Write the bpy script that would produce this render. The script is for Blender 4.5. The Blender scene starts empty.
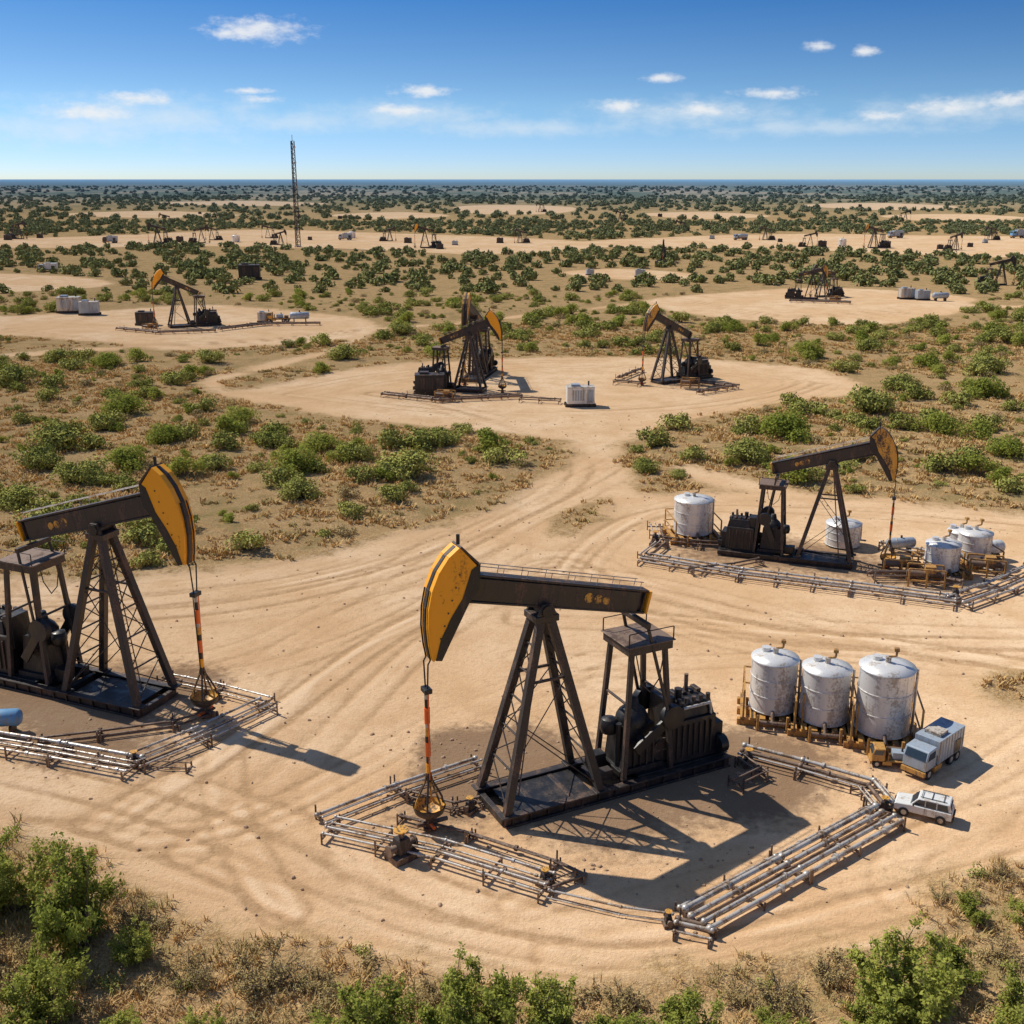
import bpy, math, random
import numpy as np
from mathutils import Vector, Matrix
random.seed(7); RNG=np.random.default_rng(7)
sc=bpy.context.scene
# ------------------------------------------------------------------ survey: photo measurements -> metres on the ground plane
CAM_H=23.0; FPX=1100.0; PITCH=math.atan(334/FPX); SP,CP=math.sin(PITCH),math.cos(PITCH)
def G(u,v):
    t=CAM_H/(FPX*SP+(v-512)*CP)
    return ((u-512)*t,(FPX*CP-(v-512)*SP)*t)
def GL(l): return [G(*q) for q in l]
# ------------------------------------------------------------------ materials
def mat_new(name):
    m=bpy.data.materials.new(name); m.use_nodes=True
    nt=m.node_tree; b=nt.nodes['Principled BSDF']; return m,nt,b
def N(nt,t,**k):
    n=nt.nodes.new(t)
    for a,b in k.items(): setattr(n,a,b)
    return n
def setin(nt,sock,val):
    if hasattr(val,'is_output') or isinstance(val,bpy.types.NodeSocket): nt.links.new(val,sock)
    else: sock.default_value=val
def noise(nt,vec,scale,detail=4,rough=0.55,dist=0):
    n=N(nt,'ShaderNodeTexNoise'); n.inputs['Scale'].default_value=scale; n.inputs['Detail'].default_value=detail
    n.inputs['Roughness'].default_value=rough; n.inputs['Distortion'].default_value=dist
    if vec is not None: nt.links.new(vec,n.inputs['Vector'])
    return n.outputs['Fac']
def math_(nt,op,a,b=0.0,c=0.0,clamp=False):
    n=N(nt,'ShaderNodeMath',operation=op,use_clamp=clamp)
    setin(nt,n.inputs[0],a); setin(nt,n.inputs[1],b); setin(nt,n.inputs[2],c); return n.outputs[0]
def mr(nt,v,a,b,c=0.0,d=1.0,smooth=True):
    n=N(nt,'ShaderNodeMapRange'); n.interpolation_type='SMOOTHSTEP' if smooth else 'LINEAR'
    setin(nt,n.inputs[0],v); n.inputs[1].default_value=a; n.inputs[2].default_value=b; n.inputs[3].default_value=c; n.inputs[4].default_value=d
    return n.outputs[0]
def mix(nt,f,a,b,mode='MIX'):
    n=N(nt,'ShaderNodeMix',data_type='RGBA',blend_type=mode)
    setin(nt,n.inputs[0],f)
    for s,x in ((n.inputs[6],a),(n.inputs[7],b)):
        if isinstance(x,tuple): s.default_value=(*x,1)
        else: nt.links.new(x,s)
    return n.outputs[2]
def metal_paint(name,base,rust,amt=0.5,rough=0.5,metal=0.0,scale=2.0,bump=0.15,streak=True):
    m,nt,b=mat_new(name)
    tc=N(nt,'ShaderNodeTexCoord'); o=tc.outputs['Object']
    mp=N(nt,'ShaderNodeMapping'); nt.links.new(o,mp.inputs[0]); mp.inputs['Scale'].default_value=(1,1,0.3 if streak else 1)
    n1=noise(nt,mp.outputs[0],scale,5,0.68); n2=noise(nt,o,scale*7,3,0.6)
    f=math_(nt,'ADD',n1,math_(nt,'MULTIPLY',math_(nt,'SUBTRACT',n2,0.5),0.5))
    lo=0.75-amt*0.4
    k=mr(nt,f,lo-0.07,lo+0.09)
    c=mix(nt,k,base,rust)
    nt.links.new(c,b.inputs['Base Color'])
    nt.links.new(mr(nt,f,0.3,0.7,rough-0.1,min(1,rough+0.25)),b.inputs['Roughness'])
    b.inputs['Metallic'].default_value=metal
    bp=N(nt,'ShaderNodeBump'); bp.inputs['Strength'].default_value=bump; bp.inputs['Distance'].default_value=0.03
    nt.links.new(n1,bp.inputs['Height']); nt.links.new(bp.outputs[0],b.inputs['Normal'])
    return m
STEEL=metal_paint('dark_steel',(0.034,0.026,0.023),(0.12,0.070,0.046),0.47,0.48,bump=.3)
BLACK=metal_paint('black_machinery',(0.014,0.013,0.014),(0.065,0.042,0.032),0.36,0.42,bump=.3)
ORANGE=metal_paint('orange_paint',(0.96,0.40,0.012),(0.40,0.15,0.02),0.25,0.38,scale=1.3)
OCHRE=metal_paint('weathered_ochre_paint',(0.68,0.34,0.05),(0.08,0.05,0.035),0.58,0.5,scale=1.6)
PALE=metal_paint('worn_pale_steel',(0.50,0.45,0.38),(0.16,0.10,0.06),0.5,0.4)
RED=metal_paint('red_orange_rod',(0.80,0.14,0.02),(0.3,0.08,0.03),0.3,0.4)
PIPE=metal_paint('galvanised_pipe',(0.55,0.51,0.46),(0.25,0.17,0.11),0.55,0.36,metal=0.3)
RUSTP=metal_paint('rusty_pipe',(0.20,0.135,0.095),(0.09,0.055,0.04),0.55,0.6,metal=0.1)
TANK=metal_paint('tank_steel',(0.70,0.69,0.67),(0.42,0.36,0.30),0.47,0.36,metal=0.25,scale=1.4,bump=0.06)
YELLOW=metal_paint('ochre_frame',(0.46,0.24,0.06),(0.18,0.10,0.05),0.5,0.55)
WHITE=metal_paint('white_paint',(0.66,0.66,0.64),(0.42,0.36,0.29),0.4,0.35,scale=1.5,bump=0.03)
GREYB=metal_paint('grey_blue_paint',(0.30,0.36,0.43),(0.25,0.22,0.19),0.4,0.35,scale=1.5,bump=0.03)
BLUE=metal_paint('blue_paint',(0.14,0.33,0.55),(0.30,0.28,0.25),0.35,0.4,bump=0.03)
def simple(name,c,r=0.5,met=0):
    m,nt,b=mat_new(name)
    n=noise(nt,N(nt,'ShaderNodeTexCoord').outputs['Object'],5,2)
    nt.links.new(mix(nt,n,tuple(x*0.8 for x in c),tuple(min(1,x*1.2) for x in c)),b.inputs['Base Color'])
    b.inputs['Roughness'].default_value=r; b.inputs['Metallic'].default_value=met; return m
GLASS=simple('window_glass',(0.03,0.045,0.06),0.08); RUBBER=simple('tyre_rubber',(0.02,0.02,0.02),0.8)
BARK=simple('bark',(0.17,0.12,0.08),0.9); LAMP=simple('lamp_lens',(0.6,0.3,0.15),0.3)
def leafmat(name,c1,c2,haze=False,trans=0):
    m,nt,b=mat_new(name)
    g=N(nt,'ShaderNodeNewGeometry'); oi=N(nt,'ShaderNodeObjectInfo')
    f=math_(nt,'MULTIPLY',math_(nt,'ADD',oi.outputs['Random'],g.outputs['Random Per Island']),0.5)
    c=mix(nt,f,c1,c2)
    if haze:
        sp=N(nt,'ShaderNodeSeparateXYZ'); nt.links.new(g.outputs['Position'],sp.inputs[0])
        c=mix(nt,mr(nt,sp.outputs[1],220,1900,0,0.95,False),c,(0.15,0.215,0.24))  # distance haze painted into the leaf colour, growing with world y
    df=N(nt,'ShaderNodeBsdfDiffuse'); nt.links.new(c,df.inputs[0]); out=df.outputs[0]; nt.nodes.remove(b)
    if trans:
        tr=N(nt,'ShaderNodeBsdfTranslucent'); nt.links.new(c,tr.inputs[0])
        ms=N(nt,'ShaderNodeMixShader'); ms.inputs[0].default_value=trans
        nt.links.new(out,ms.inputs[1]); nt.links.new(tr.outputs[0],ms.inputs[2]); out=ms.outputs[0]
    nt.links.new(out,nt.nodes['Material Output'].inputs[0])
    return m
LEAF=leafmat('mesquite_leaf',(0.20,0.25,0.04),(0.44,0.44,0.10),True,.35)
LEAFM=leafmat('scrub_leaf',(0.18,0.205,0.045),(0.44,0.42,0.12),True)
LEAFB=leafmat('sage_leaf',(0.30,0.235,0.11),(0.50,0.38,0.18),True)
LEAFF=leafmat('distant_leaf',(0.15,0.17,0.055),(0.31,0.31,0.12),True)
STRAW=leafmat('dry_straw',(0.50,0.31,0.12),(0.70,0.50,0.24))
STRAWG=leafmat('green_straw',(0.32,0.25,0.10),(0.50,0.37,0.16))
# ------------------------------------------------------------------ mesh builder
class MB:
    def __init__(s): s.v=[];s.f=[];s.m=[];s.sm=[];s.mats=[];s.M=Matrix.Identity(4)
    def add(s,vs,fs,mat,smooth=False):
        if mat not in s.mats: s.mats.append(mat)
        k=len(s.v); i=s.mats.index(mat)
        for q in vs:
            w=s.M@Vector(q); s.v.append((w.x,w.y,w.z))
        for f in fs: s.f.append(tuple(a+k for a in f)); s.m.append(i); s.sm.append(smooth)
    def hexa(s,b,t,mat): # 4 bottom ,4 top
        s.add(list(b)+list(t),[(3,2,1,0),(4,5,6,7),(0,1,5,4),(1,2,6,5),(2,3,7,6),(3,0,4,7)],mat)
    def box(s,c,d,mat,rz=0,taper=1.0):
        x,y,z=d[0]/2,d[1]/2,d[2]/2; co,si=math.cos(rz),math.sin(rz)
        def P(a,b,cc,k): a*=k;b*=k; return (c[0]+a*co-b*si,c[1]+a*si+b*co,c[2]+cc)
        s.hexa([P(-x,-y,-z,1),P(x,-y,-z,1),P(x,y,-z,1),P(-x,y,-z,1)],[P(-x,-y,z,taper),P(x,-y,z,taper),P(x,y,z,taper),P(-x,y,z,taper)],mat)
    def bar(s,a,b,w,h,mat):
        a=Vector(a);b=Vector(b);d=(b-a).normalized(); up=Vector((0,0,1)) if abs(d.z)<0.9 else Vector((1,0,0))
        r=d.cross(up).normalized()*(w/2); u=r.normalized().cross(d)*(h/2)
        q=[a-r-u,a+r-u,a+r+u,a-r+u]; q2=[b-r-u,b+r-u,b+r+u,b-r+u]
        s.add(q+q2,[(0,1,2,3),(7,6,5,4),(0,4,5,1),(1,5,6,2),(2,6,7,3),(3,7,4,0)],mat)
    def tube(s,a,b,r,mat,n=8,r2=None,cap=True):
        a=Vector(a);b=Vector(b);d=(b-a).normalized(); up=Vector((0,0,1)) if abs(d.z)<0.9 else Vector((1,0,0))
        x=d.cross(up).normalized(); y=x.cross(d); r2=r if r2 is None else r2
        vs=[a+(x*math.cos(t)+y*math.sin(t))*r for t in [2*math.pi*i/n for i in range(n)]]+[b+(x*math.cos(t)+y*math.sin(t))*r2 for t in [2*math.pi*i/n for i in range(n)]]
        s.add(vs,[(i,(i+1)%n,n+(i+1)%n,n+i) for i in range(n)],mat,True)
        if cap: s.add(vs,[tuple(range(n))[::-1],tuple(range(n,2*n))],mat)
    def path(s,pts,r,mat,n=6):
        for a,b in zip(pts[:-1],pts[1:]): s.tube(a,b,r,mat,n)
    def ext(s,prof,y0,y1,mat):
        n=len(prof); vs=[(x,y0,z) for x,z in prof]+[(x,y1,z) for x,z in prof]
        s.add(vs,[tuple(range(n)),tuple(range(n,2*n))[::-1]]+[(i,n+i,n+(i+1)%n,(i+1)%n) for i in range(n)],mat)
    def lathe(s,prof,c,mat,n=24,smooth=True):
        vs=[];fs=[]
        for r,z in prof:
            for i in range(n):
                t=2*math.pi*i/n; vs.append((c[0]+r*math.cos(t),c[1]+r*math.sin(t),c[2]+z))
        for k in range(len(prof)-1):
            for i in range(n): fs.append((k*n+i,k*n+(i+1)%n,(k+1)*n+(i+1)%n,(k+1)*n+i))
        s.add(vs,fs,mat,smooth)
    def mesh(s,name):
        me=bpy.data.meshes.new(name); me.from_pydata(s.v,[],s.f); 
        for m in s.mats: me.materials.append(m)
        me.polygons.foreach_set('material_index',s.m); me.polygons.foreach_set('use_smooth',s.sm); me.update()
        return me
    def obj(s,name,parent=None,bev=0):
        o=bpy.data.objects.new(name,s.mesh(name)); sc.collection.objects.link(o)
        if parent: o.parent=parent
        if bev:
            b=o.modifiers.new('bevel','BEVEL'); b.width=bev; b.segments=1; b.limit_method='ANGLE'
        return o
def empty(name,loc,rz=0,scale=1):
    e=bpy.data.objects.new(name,None); sc.collection.objects.link(e); e.location=(*loc,0) if len(loc)==2 else loc
    e.rotation_euler=(0,0,rz); e.scale=(scale,)*3; e.empty_display_size=0.5; return e
# ------------------------------------------------------------------ pump jack   (+x = tail, -x = horsehead)
def pump_parts(tilt=14,headmat=ORANGE,crank=0.6):
    P={}
    b=MB()
    for y in (-1.15,1.15):
        b.box((3,y,0.42),(10.2,0.34,0.07),STEEL); b.box((3,y,0.235),(10.2,0.12,0.30),STEEL); b.box((3,y,0.05),(10.2,0.36,0.07),STEEL)
        for i in range(14): b.box((-1.8+i*0.74,y,0.235),(0.05,0.3,0.298),STEEL)
    for x in (-2.07,-0.6,0.9,2.4,3.6,5,6.4,8.07): b.box((x,0,0.22),(0.22,2.16,0.30),STEEL)
    b.box((0.1,0,0.30),(3.4,1.9,0.12),BLACK); b.box((5.9,0,0.50),(4.2,2.1,0.08),BLACK)
    P['skid']=b
    b=MB(); T=7.55
    feet=[(-2.0,-1.15),(-2.0,1.15),(2.0,-1.15),(2.0,1.15)]
    tops=[(-0.22,-0.32),(-0.22,0.32),(0.22,-0.32),(0.22,0.32)]
    def lp(i,z): 
        k=(z-0.45)/(T-0.45); return (feet[i][0]+(tops[i][0]-feet[i][0])*k, feet[i][1]+(tops[i][1]-feet[i][1])*k, z)
    for i in range(4):
        b.bar(lp(i,0.45),lp(i,T),0.29,0.29,STEEL); b.box((feet[i][0],feet[i][1],0.49),(0.6,0.5,0.07),STEEL)
    b.box((0,0,T+0.12),(0.95,1.0,0.26),STEEL); b.tube((0,-0.55,T+0.42),(0,0.55,T+0.42),0.24,BLACK,14)
    for y in(-0.42,0.42): b.ext([(-0.4,T+0.25),(0.4,T+0.25),(0.18,T+0.7),(-0.18,T+0.7)],y-0.06,y+0.06,STEEL)
    zs=[0.6,2.0,3.3,4.5,5.6,6.6]
    for i,j in ((0,1),(2,3)):
        for k in range(len(zs)-1):
            b.bar(lp(i,zs[k]),lp(j,zs[k+1]),0.05,0.05,STEEL); b.bar(lp(j,zs[k]),lp(i,zs[k+1]),0.05,0.05,STEEL)
            b.bar(lp(i,zs[k+1]),lp(j,zs[k+1]),0.07,0.07,STEEL)
    for i,j in ((0,2),(1,3)):
        b.bar(lp(i,5.3),lp(j,5.3),0.10,0.10,STEEL)
        b.bar(lp(i,2.4),lp(j,5.3),0.045,0.045,STEEL); b.bar(lp(j,0.7),lp(i,3.6),0.045,0.045,STEEL)
    for y in (-0.22,0.22): b.bar((-1.05,y,0.5),(-0.12,y*0.9,7.4),0.05,0.05,RUSTP)
    for k in range(20):
        q=k/20; b.bar((-1.05+0.93*q,-0.22,0.6+q*6.7),(-1.05+0.93*q,0.22,0.6+q*6.7),0.035,0.035,RUSTP)
    P['samson_post']=b
    piv=Vector((0,0,8.45))
    def frame(a): return Matrix.Translation(piv)@Matrix.Rotation(math.radians(a),4,'Y')@Matrix.Translation(-piv)
    b=MB(); b.M=frame(tilt)
    z0,z1=8.0,9.05
    b.ext([(-3.5,z0+0.06),(0,z0-0.02),(4.5,z0+0.2),(4.5,z1-0.12),(0,z1),(-3.5,z1-0.05)],-0.11,0.11,STEEL)
    b.bar((-3.5,0,z1-0.02),(4.55,0,z1-0.06),0.5,0.08,STEEL); b.bar((-3.5,0,z0+0.04),(4.55,0,z0+0.12),0.5,0.08,STEEL)
    for i in range(11): 
        x=-3.3+i*0.77; b.box((x,0,(z0+z1)/2),(0.04,0.47,0.84),STEEL)
    for y in (-0.215,0.215): b.box((0.4,y,8.52),(7.6,0.03,0.82),STEEL)
    b.box((4.62,0,8.55),(0.12,0.55,0.9),headmat)
    for y in (-0.24,0.24):
        for dx in (0,0.42,0.8): 
            b.tube((1.9+dx,y-0.006,8.55-0.05*dx),(1.9+dx,y+0.006,8.55-0.05*dx),0.2-0.04*dx,OCHRE,9)
    P['walking_beam']=b
    b=MB(); b.M=frame(tilt)
    for y in (-0.22,0.22):
        for i in range(8): b.bar((-2.9+i*1.0,y,z1),(-2.9+i*1.0,y,z1+0.32),0.03,0.03,PIPE)
        b.bar((-2.9,y,z1+0.32),(4.2,y,z1+0.28),0.035,0.035,PIPE)
    b.box((-3.35,0,z1+0.25),(0.15,0.3,0.5),BLACK)
    P['beam_handrail']=b
    b=MB(); b.M=frame(tilt-14)
    head=[(-3.35,10.85),(-3.75,10.55),(-4.12,10.05),(-4.38,9.45),(-4.52,8.8),(-4.56,8.1),(-4.5,7.4),(-4.40,6.85),(-4.15,6.9),(-3.85,7.5),(-3.45,8.3),(-3.1,8.85),(-2.75,9.3),(-2.75,10.15)]
    b.ext(head,-0.33,0.33,headmat)
    arc=head[:8]
    for (x0,a0),(x1,a1) in zip(arc[:-1],arc[1:]):
        b.bar((x0-0.03,0,a0),(x1-0.03,0,a1),0.74,0.07,headmat)
        b.bar((x0-0.07,0,a0),(x1-0.07,0,a1),0.22,0.05,STEEL)
    inn=[(-4.36,6.85),(-4.12,6.80),(-3.80,7.4),(-3.05,8.78),(-2.66,9.2),(-2.6,10.2),(-2.95,10.0),(-3.3,9.0),(-3.75,8.35),(-4.15,7.6)]
    for y in (-0.352,0.337): b.ext(inn,y,y+0.015,BLACK)
    for y in (-0.36,0.345):
        for k in range(6): b.tube((-3.4-.15*k,y,9.9-.45*k),(-3.4-.15*k,y+.015,9.9-.45*k),.035,STEEL,6)
    b.bar((-3.35,0,10.9),(-2.68,0,10.2),0.74,0.08,STEEL); b.bar((-2.68,0,10.2),(-2.68,0,9.3),0.7,0.06,STEEL)
    b.tube((-3.3,0,10.9),(-3.3,0,11.25),0.07,BLACK,8)
    P['horsehead']=b
    F=frame(tilt-14); pt=F@Vector((-4.6,0,7.0)); rx=pt.x
    b=MB()
    for y in (-0.2,0.2):
        b.path([tuple(F@Vector((x-0.11,y,a))) for x,a in arc[3:]]+[(rx,y,pt.z-0.3),(rx,y*0.5,5.7)],0.035,BLACK,6)
    b.box((rx,0,5.65),(0.28,0.45,0.18),BLACK)
    z=5.6
    for k,(dz,m,r) in enumerate([(0.3,PALE,.08),(0.35,BLACK,.08),(0.6,RED,.11),(0.16,PALE,.09),(0.35,OCHRE,.09),(0.25,BLACK,.1),(0.55,RED,.11),(0.3,BLACK,.08),(0.45,ORANGE,.09),(0.3,STEEL,.08)]):
        b.tube((rx,0,z),(rx,0,z-dz),r,m,8); z-=dz
    for y in (-0.17,0.17): b.tube((rx,y,5.6),(rx,y*.6,2.1),0.03,RED if y<0 else BLACK,5)
    P['polished_rod']=b
    b=MB()
    for k in range(6):
        t=k*math.pi/3; c,s_=math.cos(t),math.sin(t)
        b.path([(rx+c*r,s_*r,zz) for r,zz in [(0.06,2.35),(0.14,2.0),(0.34,1.6),(0.5,1.25),(0.54,1.0)]],0.045,OCHRE if k%2 else STEEL,5)
    b.lathe([(0.60,1.02),(0.60,0.93),(0.55,0.78),(0.42,0.66),(0.2,0.58),(0.0,0.56)],(rx,0,0),STEEL,16)
    b.lathe([(0.56,1.02),(0.5,0.86),(0.3,0.72),(0.0,0.68)],(rx,0,0),OCHRE,16)
    b.tube((rx,0,0),(rx,0,0.6),0.16,RUSTP,10); b.tube((rx-0.5,0,0.28),(rx+0.7,0,0.28),0.09,RUSTP,8)
    b.lathe([(0.26,0.05),(0.26,0.13),(0.26,0.14),(0,0.14)],(rx,0,0),RUSTP,10); b.tube((rx,-0.45,0.3),(rx,0.45,0.3),0.07,RED,8)
    P['wellhead']=b
    b=MB()
    R=[(3.15,-1.0),(3.15,1.0),(5.35,-1.0),(5.35,1.0)]; Rt=[(3.5,-0.75),(3.5,0.75),(5.0,-0.75),(5.0,0.75)]
    def rp(i,z): 
        k=(z-0.5)/5.2; return (R[i][0]+(Rt[i][0]-R[i][0])*k,R[i][1]+(Rt[i][1]-R[i][1])*k,z)
    for i in range(4): b.bar(rp(i,0.5),rp(i,5.7),0.19,0.19,STEEL)
    b.box((4.25,0,5.85),(2.0,1.9,0.34),STEEL); b.box((4.25,0,6.05),(2.15,2.05,0.05),RUSTP)
    for i in range(4):
        b.bar((3.25+(i%2)*2.0,-0.95 if i<2 else 0.95,6.05),(3.25+(i%2)*2.0,-0.95 if i<2 else 0.95,6.6),0.05,0.05,STEEL)
    for y in (-0.95,0.95): b.bar((3.25,y,6.6),(5.25,y,6.6),0.04,0.04,STEEL)
    for i,j in ((0,1),(2,3)): b.bar(rp(i,3.6),rp(j,3.6),0.09,0.09,STEEL)
    b.path([(3.6,-0.9,5.7),(3.9,-0.9,4.4),(4.3,-0.9,4.0),(4.7,-0.9,4.5),(4.9,-0.9,5.7)],0.03,BLACK,5)
    P['rear_tower']=b
    b=MB()
    b.box((4.1,0,1.5),(1.7,1.35,1.9),BLACK,taper=0.82); b.box((4.1,0,0.65),(2.0,1.6,0.25),BLACK)
    b.lathe([(0.66,2.4),(0.66,2.65),(0.52,2.9),(0.28,3.1),(0.2,3.5),(0,3.52)],(4.1,0,0),BLACK,14)
    b.tube((4.1,-1.0,1.9),(4.1,1.0,1.9),0.2,STEEL,12)
    for i in range(5): b.box((3.5+i*.3,-.7,1.3),(.06,.06,1.2),STEEL)
    b.tube((3.3,-0.3,0.6),(3.3,-0.3,2.6),0.13,BLACK,8); b.lathe([(0,.35),(.3,.3),(.36,0),(.3,-.3),(0,-.35)],(3.1,0.1,2.4),BLACK,12)
    P['gearbox']=b
    b=MB(); tail=frame(tilt)@Vector((4.35,0,7.95))
    ca=crank; ce=(4.1+1.3*math.cos(ca),1.9+1.3*math.sin(ca))
    for y in (-0.98,0.98):
        b.bar((4.1-0.5*math.cos(ca),y,1.9-0.5*math.sin(ca)),(4.1+1.7*math.cos(ca),y,1.9+1.7*math.sin(ca)),0.14,0.42,BLACK)
        cx,cz=4.1+1.5*math.cos(ca),1.9+1.5*math.sin(ca)
        b.tube((cx,y-0.16,cz),(cx,y+0.16,cz),0.5,BLACK,16)
        b.bar((ce[0],y*1.12,ce[1]),(tail.x,y*0.9,tail.z-0.15),0.09,0.12,STEEL)
    b.bar((tail.x,-0.95,tail.z-0.12),(tail.x,0.95,tail.z-0.12),0.2,0.22,STEEL)
    P['crank_and_pitman_arms']=b
    b=MB()
    b.box((6.5,0,1.45),(2.2,1.85,1.8),BLACK,taper=0.96); b.box((6.65,0,2.65),(1.8,1.5,0.6),BLACK,taper=0.85); b.box((5.6,0.1,2.45),(0.6,1.1,1.5),BLACK,taper=.9)
    for i in range(7):
        b.box((5.68+i*0.27,-0.95,1.45),(0.06,0.08,1.4),STEEL); b.box((5.68+i*0.27,0.95,1.45),(0.06,0.08,1.4),STEEL)
    for i in range(5): b.tube((5.95+i*.35,-.55,2.9),(5.95+i*.35,-.55,3.15),.1,STEEL,8); b.box((5.95+i*.35,.3,3.0),(.2,.5,.14),STEEL)
    b.tube((6.9,0.35,2.9),(6.9,0.35,3.7),0.09,RUSTP,8); b.tube((6.2,-0.1,2.9),(6.2,-0.1,3.4),0.16,BLACK,10)
    b.tube((6.0,-0.8,2.85),(7.3,-0.8,2.85),0.07,PIPE,6); b.tube((7.3,-.8,2.85),(7.5,-.8,1.2),.06,PIPE,6)
    b.box((7.8,-0.1,1.15),(0.4,1.4,1.4),BLACK); b.tube((7.6,-0.98,1.0),(7.95,-0.98,1.0),0.38,BLACK,12)
    b.tube((5.2,-0.7,1.2),(5.2,-0.62,1.2),0.5,STEEL,16); b.box((5.2,-0.66,1.2),(1.0,0.09,0.1),RUSTP)
    b.box((2.7,0.4,0.85),(0.7,0.5,0.6),BLACK); b.box((2.6,-0.5,0.7),(0.5,0.4,0.4),STEEL)
    for k in range(4): b.box((8.05,-0.6+k*0.4,0.7+0.25*(k%2)),(0.4,0.2,0.35),BLACK)
    P['engine']=b
    return P
CACHE={}
def pumpjack(loc,rz,scale=1,tilt=14,head=ORANGE,bev=0.0,crank=0.6):
    key=(tilt,head.name,crank)
    if key not in CACHE: CACHE[key]={k:b.mesh('pumpjack_'+k) for k,b in pump_parts(tilt,head,crank).items()}
    e=empty('pumpjack',loc,rz,scale)
    for k,me in CACHE[key].items():
        o=bpy.data.objects.new(k,me); sc.collection.objects.link(o); o.parent=e
        if bev:
            q=o.modifiers.new('bevel','BEVEL'); q.width=bev; q.segments=1; q.limit_method='ANGLE'
    return e
pumpjack(G(540,799),math.radians(26.6),1,14,ORANGE,0.015)
pumpjack(G(121,698),math.radians(157),1.04,16,ORANGE,0.015,2.2)
pumpjack(G(824,562),math.radians(160),0.80,17,OCHRE,0.015,1.2)
pumpjack(G(470,391),math.radians(164),.80,22,ORANGE,0,1.2)
pumpjack(G(474,380),math.radians(78),.93,22,OCHRE,0,0.6)
pumpjack(G(667,382),math.radians(34),0.80,26,OCHRE,0,0.6)
pumpjack(G(180,327),math.radians(28),0.80,26,ORANGE,0,0.6)
for (u,v,r,s,h) in [(811,299,165,.62,OCHRE),(822,297,20,.6,STEEL),(425,248,10,.75,ORANGE),(158,244,5,.7,STEEL),(202,243,190,.6,STEEL),(20,239,170,.65,STEEL),(268,238,10,.5,STEEL),(390,241,200,.5,STEEL),(520,243,30,.5,STEEL),
        (663,263,80,.6,STEEL),(873,248,10,.75,OCHRE),(810,247,170,.5,STEEL),(955,250,200,.55,STEEL),(765,240,10,.5,STEEL),(1000,285,170,.6,STEEL),(281,245,170,.5,STEEL),(620,222,20,.6,STEEL),(905,222,170,.6,STEEL),(212,240,10,.5,STEEL),(990,240,10,.5,STEEL),(680,232,10,.5,STEEL),(540,212,10,.6,STEEL),(165,226,30,.6,OCHRE)]:
    pumpjack(G(u,v),math.radians(r),s,14,h)
# ------------------------------------------------------------------ pipe racks
def pipes(pts,n=3,sp=0.22,r=0.07,z=0.35,mat=PIPE,support=True):
    r*=.8; z*=.75
    w=[Vector((*p,0)) for p in GL(pts)]; b=MB()
    dirs=[(w[i+1]-w[i]).normalized() for i in range(len(w)-1)]
    nrm=[]
    for i in range(len(w)):
        if i==0: q=dirs[0]; nn=Vector((-q.y,q.x,0))
        elif i==len(w)-1: q=dirs[-1]; nn=Vector((-q.y,q.x,0))
        else:
            a=Vector((-dirs[i-1].y,dirs[i-1].x,0)); c=Vector((-dirs[i].y,dirs[i].x,0)); nn=(a+c).normalized(); nn=nn/max(0.5,nn.dot(a))
        nrm.append(nn)
    for k in range(n):
        off=(k-(n-1)/2)*sp; zz=z+(0.12 if k%3==1 else 0)+random.uniform(-.02,.02); m=mat if (k%4!=2) else RUSTP
        pt=[w[i]+nrm[i]*off+Vector((0,0,zz)) for i in range(len(w))]
        rr=r*random.choice([0.6,.8,1,1.3])
        b.path(pt,rr,m,8)
        for p in pt: b.lathe([(0,-rr*1.3),(rr*1.3,-rr),(rr*1.5,0),(rr*1.3,rr),(0,rr*1.3)],p,m,8)
        for i in range(len(pt)-1):
            L=(pt[i+1]-pt[i]).length; q=int(L/2.6)
            for j in range(1,q+1):
                c=pt[i].lerp(pt[i+1],(j-random.uniform(.1,.6))/q if q else .5); d=dirs[i]
                b.tube(c-d*0.05,c+d*0.05,rr*1.8,m,8)
    if support:
        for i in range(len(w)-1):
            L=(w[i+1]-w[i]).length; q=max(1,int(L/1.9)); nn=Vector((-dirs[i].y,dirs[i].x,0)); hw=(n*sp)/2+0.08
            for j in range(q+1):
                c=w[i].lerp(w[i+1],(j+0.02)/(q+0.04))
                b.bar(c-nn*hw+Vector((0,0,z-0.12)),c+nn*hw+Vector((0,0,z-0.12)),0.07,0.07,RUSTP)
                for s_ in (-1,1): b.bar(c+nn*hw*s_,c+nn*hw*s_+Vector((0,0,z+random.choice([.05,.1,.3]))),0.06,0.06,RUSTP)
    return b.obj('pipe_rack')
pipes([(322,826),(400,795),(480,768)],4,0.24,0.07,0.4,PIPE); pipes([(330,834),(440,858),(548,892)],5,0.24,0.075,0.45,PIPE)
pipes([(548,892),(580,880),(555,868),(470,840),(400,822)],2,0.2,0.06,0.3,RUSTP)
pipes([(548,898),(620,915),(672,922)],2,0.25,0.05,0.12,PIPE,False)
pipes([(676,930),(712,938)],3,0.3,0.08,0.25,PIPE); pipes([(694,925),(790,872),(884,820)],6,0.27,0.085,0.38,PIPE)
pipes([(884,812),(868,792),(800,772),(742,757)],5,0.26,0.075,0.4,PIPE); pipes([(735,790),(760,778),(742,765)],3,0.2,0.06,0.5,RUSTP)
pipes([(410,800),(455,812),(480,806)],2,0.2,0.06,0.3,RUSTP)
pipes([(-60,738),(60,758),(135,772)],5,0.26,0.075,0.4,PIPE); pipes([(135,768),(200,742),(268,710)],5,0.26,0.07,0.4,PIPE)
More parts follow.
